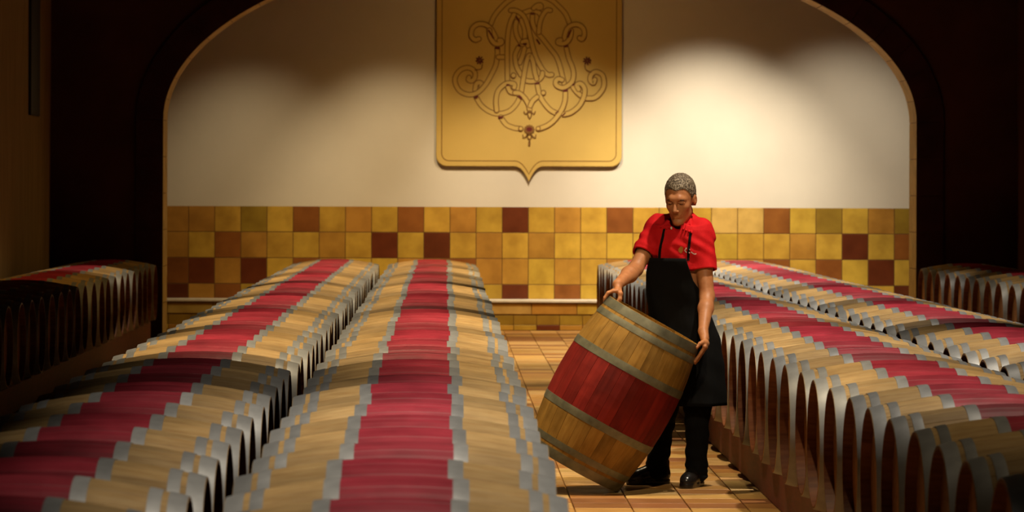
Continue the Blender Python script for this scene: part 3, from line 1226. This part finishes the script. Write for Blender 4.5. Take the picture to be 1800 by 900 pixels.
# arms
S.chain([SR, (SR + ER) / 2, ER], [.056, .048, .041], 0.02)
mid = ER * .65 + WR_ * .35
S.chain([ER, mid, WR_], [.041, .045, .027], 0.02)
S.chain([SL, (SL + EL) / 2, EL], [.056, .047, .040], 0.02)
mid = EL * .65 + WL_ * .35
S.chain([EL, mid, WL_], [.040, .042, .0255], 0.02)

# hands on the rim of the tilted barrel
bt = np.array(BT - POS)
A_, N1, N2 = np.array(ax_), np.array(e1), np.array(e2)     # up along the axis, right-down across, towards the camera
RO = (RH + 0.002) * KB


def rim(ang, r=0.0, up=0.0):
    """point by the rim: angle about the axis from N1 towards N2"""
    c, s = math.cos(ang), math.sin(ang)
    return bt + (N1 * c + N2 * s) * (RO + r) + A_ * up


def prof_r(down):
    return (prof(HL - down / KB) - RH) * KB


def finger(a, up0, r0, lens, rad, palm):
    """from the palm over the rim and down the outside of the barrel"""
    k0 = rim(a, r0, up0)
    k1 = rim(a, 0.016, 0.010)
    k2 = rim(a, 0.013 + prof_r(lens * .5), -lens * .5)
    k3 = rim(a, 0.010 + prof_r(lens), -lens)
    S.chain([palm, k0], [rad * 1.25, rad * 1.1], 0.010)
    S.chain([k0, k1, k2, k3], [rad * 1.1, rad, rad * .92, rad * .75], 0.004)


# right hand: at the left end of the rim
a0 = math.pi
pr = rim(a0 + 0.05, -0.028, 0.052)
S.cone(WR_, WR_ * .5 + pr * .5, .026, .019, 0.015)
for off, ln_, rd in ((-0.155, .046, .0085), (-0.055, .054, .0092), (0.045, .056, .0092), (0.145, .050, .0088)):
    S.cone(WR_ * .8 + pr * .2, rim(a0 + off * .8, -0.022, 0.044), .014, .0115, 0.014)
    finger(a0 + off, 0.032, -0.002, ln_, rd, rim(a0 + off * .8, -0.022, 0.044))
th0 = rim(a0 - 0.16, -0.045, 0.040)
S.chain([pr, th0, rim(a0 - 0.20, -0.055, 0.012), rim(a0 - 0.22, -0.050, -0.016)], [.018, .0125, .011, .009], 0.008)
# left hand: at the right end
a0 = 0.06
pl = rim(a0 - 0.02, 0.030, 0.030)
S.cone(WL_, WL_ * .4 + pl * .6, .0255, .023, 0.015)
for off, ln_, rd in ((-0.16, .060, .0088), (-0.06, .070, .0094), (0.045, .074, .0096), (0.15, .066, .0092)):
    a = a0 + off
    q0 = rim(a, 0.038, 0.010)
    q1 = rim(a, 0.030 + prof_r(ln_ * .35), -ln_ * .42)
    q2 = rim(a, 0.016 + prof_r(ln_), -ln_)
    q3 = rim(a, 0.009 + prof_r(ln_ + .02), -ln_ - .022)
    S.cone(WL_ * .75 + pl * .25, q0, .016, .0125, 0.014)
    S.chain([q0, q1, q2, q3], [rd * 1.12, rd, rd * .92, rd * .75], 0.004)
S.chain([pl, rim(a0 + 0.14, 0.016, 0.026), rim(a0 + 0.24, 0.013, 0.014), rim(a0 + 0.28, 0.0125, -0.012)], [.018, .0125, .0105, .0085], 0.008)
link('body', S.mesh('body', SKIN), man)

# --- hair: a short cap over the skull
S = SDF(HC - 0.17, HC + 0.17, 0.0026)
S.ell(H(-0.016, 0, 0.040), np.array((.1025, .0815, .0955)) * KH, HR, 0)
S.ell(H(-0.045, 0, -0.02), np.array((.075, .074, .075)) * KH, HR, 0.02)


def hair_cut(X, Y, Z):
    D = [X - HC[0], Y - HC[1], Z - HC[2]]
    f, s, u = [sum(D[j] * HR[i, j] for j in range(3)) / KH for i in range(3)]
    line = np.interp(f, [-.12, -.06, -.03, -.015, .012, .03, .055, .085, .12], [-.07, -.055, -.03, -.02, -.01, .030, .070, .086, .088])
    line = line - 0.014 * np.exp(-((s - .005) / .022) ** 2) * (f > .04)
    ear = np.sqrt((f + .010) ** 2 + (u + .006) ** 2) - 0.030
    return np.maximum((line - u) * .8, np.where(np.abs(s) > .05, -ear, -1))


sl, gxyz = S.block(S.lo, S.lo + S.h * S.n)
tuft = (0.0019 * np.sin(gxyz[0] * 330 + 3 * np.sin(gxyz[2] * 170)) * np.sin(gxyz[1] * 290 + 2 * np.sin(gxyz[0] * 210)) * np.sin(gxyz[2] * 240 + 1.7)
        + 0.0016 * np.sin(gxyz[0] * 700 + gxyz[2] * 300) * np.sin(gxyz[1] * 640 + gxyz[2] * 520))
S.F[sl] += tuft
S.put(hair_cut, S.lo, S.lo + S.h * S.n, 0, 'and')
link('hair', S.mesh('hair', HAIR), man)

# brows and eyes
for s in (1, -1):
    g = SDF(HC - 0.16, HC + 0.16, 0.002)
    g.chain([H(.0935, s * .013, .0195), H(.0925, s * .030, .0235), H(.0820, s * .047, .0185)], [.0034, .0042, .0028], 0.004)
    link('eyebrow', g.mesh('eyebrow', DARKHAIR), man)
    g = SDF(HC - 0.16, HC + 0.16, 0.002)
    g.ell(H(.0835, s * .031, -.0015), np.array((.0075, .0125, .0042)) * KH, HR, 0)
    link('eye', g.mesh('eye', EYEM), man)

# --- shirt
S = SDF((-0.38, -0.34, 0.80), (0.34, 0.32, 1.56), 0.0045)
S.put(column(0.004, 0.82, 1.472), (-0.3, -0.3, 0.80), (0.3, 0.3, 1.5))
S.cone(SR, SL, 0.062, 0.060, 0.05)
nb2 = P(1199, 392, -0.02)
S.cone(P(1199, 410, 0.0), nb2, 0.10, 0.074, 0.05)
S.cone(P(1210, 388, -0.03), SL, 0.050, 0.058, 0.03)
S.cone(P(1186, 389, 0.03), SR, 0.048, 0.060, 0.03)
HR_S = SR + (ER - SR) * 0.66
HL_S = SL + (EL - SL) * 0.60
S.chain([SR, HR_S], [.070, .069], 0.035)
S.chain([SL, HL_S], [.063, .070], 0.035)
X, Y, Z = np.meshgrid(*[a.astype(np.float32) for a in S.ax], indexing='ij')
fold = 0.0045 * np.sin(X * 34 + Z * 22 + 2 * np.sin(Y * 17 + Z * 9)) * np.sin(Z * 27 - X * 20 + 1.5 * np.sin(X * 21)) + 0.003 * np.sin((X + Z) * 58 + 2 * np.sin(Z * 23)) * np.sin(Y * 30 + Z * 12)
S.F += fold.astype(np.float32)
for sh_, hm, el_ in ((SR, HR_S, ER), (SL, HL_S, EL)):                # cut the sleeves square at the hem and hollow them
    d_ = (el_ - sh_) / np.linalg.norm(el_ - sh_)
    tip = hm + d_ * 0.0

    def cutp(X, Y, Z, d_=d_, tip=tip):
        pl_ = (X - tip[0]) * d_[0] + (Y - tip[1]) * d_[1] + (Z - tip[2]) * d_[2]
        q = np.sqrt(np.maximum((X - tip[0]) ** 2 + (Y - tip[1]) ** 2 + (Z - tip[2]) ** 2 - pl_ ** 2, 0))
        return np.where(q < 0.10, pl_, -0.05)
    S.put(cutp, tip - 0.12, tip + 0.12, 0, 'and')
    S.cone(tip - d_ * 0.045, tip + d_ * 0.03, .052, .063, 0, 'sub')
# open neck
S.ell(P(1196, 388, -0.06), (.070, .075, .055), None, 0.01, 'sub')
S.cone(P(1192, 392, -0.10), P(1188, 404, -0.16), .028, .016, 0.01, 'sub')
shirt_me = S.mesh('shirt', SHIRT)
shirt = link('shirt', shirt_me, man)
bvh = BVHTree.FromPolygons([v.co[:] for v in shirt_me.vertices], [p.vertices[:] for p in shirt_me.polygons])
EYE = Vector((0, 0, CAMH)) - POS


def on_shirt(x, y, lift=0.006, tree=None):
    """the point of the shirt's front seen at a photo pixel"""
    t = Vector(P(x, y))
    dr = (t - EYE).normalized()
    hit = (tree or bvh).ray_cast(EYE, dr)
    p = hit[0] if hit[0] else t
    nrm = hit[1] if hit[0] else -dr
    return p - dr * lift, nrm


# collar: a band round the neck with two falling points
S = SDF(np.array(P(1199, 395)) - 0.20, np.array(P(1199, 395)) + 0.20, 0.003)
nc = np.array(P(1198, 389, -0.03))
NR = 20
ring = []
for k in range(NR + 1):
    a = math.radians(42 + (360 - 84) * k / NR)             # open at the front
    dirv = EF * math.cos(a) + ES * math.sin(a)
    front = max(0, math.cos(a))
    ring.append(nc + dirv * np.array((.078, .078, 0)) + np.array((0, 0, 0.026 - 0.030 * front - 0.006 * (1 - math.cos(2 * a)))))
S.chain(ring, [.009] * len(ring), 0.004)
S.chain([p - np.array((0, 0, .02)) + (p - nc) * .16 for p in ring], [.010] * len(ring), 0.012)
for a_, b_ in (((1212.5, 377), (1216, 409)), ((1210, 384), (1211, 407)), ((1207, 390), (1206, 405)), ((1204, 395), (1201, 403)),
               ((1176, 388), (1162, 399)), ((1177, 391), (1167, 401)), ((1178, 394), (1172, 401.5)), ((1179, 396), (1177, 401))):
    S.cone(np.array(on_shirt(*a_, 0.010)[0]), np.array(on_shirt(*b_, 0.007)[0]), .0085, .0055, 0.008)
link('collar', S.mesh('collar', SHIRT), shirt)
bp, _ = on_shirt(1180, 400, 0.010)
g = SDF(np.array(bp) - .03, np.array(bp) + .03, 0.002)
g.cone(np.array(bp), np.array(bp) + np.array((0.001, 0, -0.007)), .0055, .0045, 0)
link('button', g.mesh('button', simple('white_button', (0.8, 0.76, 0.68), 0.3)), shirt)

# emblem and script on the chest
GE = simple('gold_thread', (0.50, 0.20, 0.03), 0.7)
WE = simple('white_thread', (0.80, 0.55, 0.50), 0.8)


def stitched(name, strokes, mat, w):
    g = MB()
    for pts in strokes:
        pp = [on_shirt(x, y, 0.003)[0] for x, y in pts]
        n = len(pp)
        V = []
        for i, p in enumerate(pp):
            t = (pp[min(i + 1, n - 1)] - pp[max(i - 1, 0)]).normalized()
            sd = t.cross(Vector((0.35, 1, 0)).normalized()).normalized() * w / 2
            V += [p + sd, p - sd]
        g.add(V, [(2 * i, 2 * i + 1, 2 * i + 3, 2 * i + 2) for i in range(n - 1)])
    link(name, g.mesh(name, mat), shirt)


stitched('emblem', [[(1197, 433.5), (1196.5, 439), (1197.3, 444.5)], [(1193, 439.5), (1195.5, 436.5), (1199, 434)], [(1193.2, 440), (1196, 443), (1199, 443.5)], [(1199.6, 435), (1198.5, 439), (1199.8, 442)]], GE, .0095)
stitched('lettering', [[(1206.8, 435.5), (1205.3, 438.2), (1203.6, 440)], [(1203.4, 439.5), (1205, 442), (1207, 443.8)], [(1210.5, 443), (1211.5, 444.2), (1213, 444.4)], [(1215, 442.5), (1217, 444.8), (1219.5, 446.2)],
                       [(1219.5, 446.4), (1222, 446.8), (1224, 445.8)], [(1211.6, 438), (1212.8, 439.5)]], WE, .0055)

# --- apron: bib and skirt, one cloth wrapped round the front
bibz, wz, hemz = P(1184, 453)[2], P(1184, 535)[2], P(1184, 711)[2]


def rng_at(z):
    return np.interp(z, [hemz, P(0, 600)[2], wz, P(0, 490)[2], bibz], [128, 128, 92, 50, 33])


g = MB()
NZ, NA = 40, 48
Vv = []
for i in range(NZ + 1):
    z = hemz + (bibz - hemz) * i / NZ
    cx, cy, a, b = sect(z)
    half = math.radians(float(rng_at(z)))
    gr = 0.019 + 0.004 * max(0, (wz - z)) / .5
    flare = float(np.interp(z, [hemz, P(0, 600)[2], wz], [.030, .014, 0]))
    cen = -2 if z > wz else 0
    for k in range(NA + 1):
        th = half * (2 * k / NA - 1) + math.radians(cen)
        a2, b2 = a + gr + flare, b + gr + flare
        w_ = float(np.interp(z, [hemz, wz], [1, 0.1])) * 0.008 * math.sin(th * 7 + z * 3) + 0.002 * math.sin(z * 40 + th * 3)
        u, v = (a2 + w_) * math.sin(th), (b2 + w_) * math.cos(th)
        pn = (abs(math.sin(th)) ** 2.3 + abs(math.cos(th)) ** 2.3) ** (1 / 2.3)
        u, v = u / pn, v / pn
        Vv.append((cx + u * ES[0] + v * EF[0], cy + u * ES[1] + v * EF[1], z))
Fq = [(i * (NA + 1) + k, i * (NA + 1) + k + 1, (i + 1) * (NA + 1) + k + 1, (i + 1) * (NA + 1) + k) for i in range(NZ) for k in range(NA)]
ap_me = mesh('apron', Vv, Fq, BLACK, smooth=True)
apron = link('apron', ap_me, man)
sm = apron.modifiers.new('thickness', 'SOLIDIFY')
sm.thickness = 0.005
sm.offset = 0
for st in ([(1159, 455), (1160, 440), (1163, 425), (1166, 412), (1168, 402)], [(1209.5, 458), (1210.5, 440), (1212, 425), (1213.5, 412), (1214, 409)]):
    g = MB()
    pp = []
    for x, y in spline(st, 4):
        pp.append((on_shirt(x, y, 0.004)[0]))
    V = []
    for i, p in enumerate(pp):
        for dx, dy in ((-.0075, 0), (.0075, 0), (.0075, .006), (-.0075, .006)):
            V.append(p + Vector((dx, dy, 0)))
    n = len(pp)
    g.add(V, [(4 * i + k, 4 * i + (k + 1) % 4, 4 * i + 4 + (k + 1) % 4, 4 * i + 4 + k) for i in range(n - 1) for k in range(4)] + [(3, 2, 1, 0), (4 * n - 4, 4 * n - 3, 4 * n - 2, 4 * n - 1)])
    link('strap', g.mesh('strap', BLACK), apron)

# --- trousers
S = SDF((-0.34, -0.26, 0.03), (0.30, 0.36, 1.0), 0.006)
S.put(column(0.004, 0.72, 0.95), (-0.3, -0.3, 0.70), (0.3, 0.3, 0.97))
HLg, KLg, ALg = P(1224, 610, -0.04), P(1226, 712, -0.05), P(1224, 832, -0.03)
HRg, KRg, ARg = P(1188, 612, 0.05), P(1168, 715, 0.07), P(1154, 828, 0.13)
S.chain([HLg, KLg, ALg], [.098, .072, .058], 0.04)
S.chain([HRg, KRg, ARg], [.098, .072, .060], 0.04)
for A__, dx in ((ALg, 0.0), (ARg, 0.0)):
    for dz, rr in ((0.045, .063), (0.012, .066), (-0.018, .064)):
        S.ell(A__ + np.array((dx, 0, dz)), (rr, rr, .022), None, 0.012)
X, Y, Z = np.meshgrid(*[a.astype(np.float32) for a in S.ax], indexing='ij')
S.F += (0.005 * np.sin(Z * 55 + X * 30) * np.sin(X * 40 - Z * 18 + Y * 33)).astype(np.float32)
link('trousers', S.mesh('trousers', BLACK), man)


# --- shoes
def shoe(heel, toe):
    S = SDF(np.minimum(heel, toe) - 0.12, np.maximum(heel, toe) + 0.14, 0.004)
    d_ = (toe - heel) / np.linalg.norm(toe - heel)
    heel, toe = heel.copy(), toe.copy()
    L_ = np.linalg.norm(toe - heel)
    up = np.array((0, 0, 1))
    q = lambda t, z: heel + d_ * L_ * t + up * z
    S.chain([q(.14, .05), q(.45, .052), q(.75, .042), q(.88, .036)], [.038, .040, .040, .034], 0.03)
    S.cone(q(.16, .06), q(.18, .12), .042, .048, 0.03)
    S.cone(q(.3, .10), q(.6, .065), .036, .030, 0.03)
    for t0, t1, r0, r1 in ((.13, .5, .040, .042), (.5, .86, .042, .040)):
        a_, b_ = q(t0, 0), q(t1, 0)

        def slab(X, Y, Z, a_=a_, b_=b_, r0=r0, r1=r1):
            ab = b_ - a_
            t = np.clip(((X - a_[0]) * ab[0] + (Y - a_[1]) * ab[1]) / (ab @ ab), 0, 1)
            d2 = np.sqrt((X - a_[0] - t * ab[0]) ** 2 + (Y - a_[1] - t * ab[1]) ** 2) - (r0 + (r1 - r0) * t)
            return np.maximum(d2, np.abs(Z - 0.013) - 0.012)
        S.put(slab, np.minimum(a_, b_) - .06, np.maximum(a_, b_) + .06, 0.006)
    S.put(lambda X, Y, Z: 0.001 - Z, S.lo, S.lo + S.h * S.n, 0, 'and')
    link('shoe', S.mesh('shoe', LEATHER), man)


fl_ = P(1224, 850, 0.0)
fl_[2] = 0
hl = fl_ + np.array((0.02, 0.05, 0))
shoe(hl, hl + np.array((-0.10, -0.25, 0)) * 1.0)
hr = P(1160, 846, 0.16)
hr[2] = 0
shoe(hr + np.array((0.05, 0.02, 0)), hr + np.array((-0.19, -0.09, 0)))
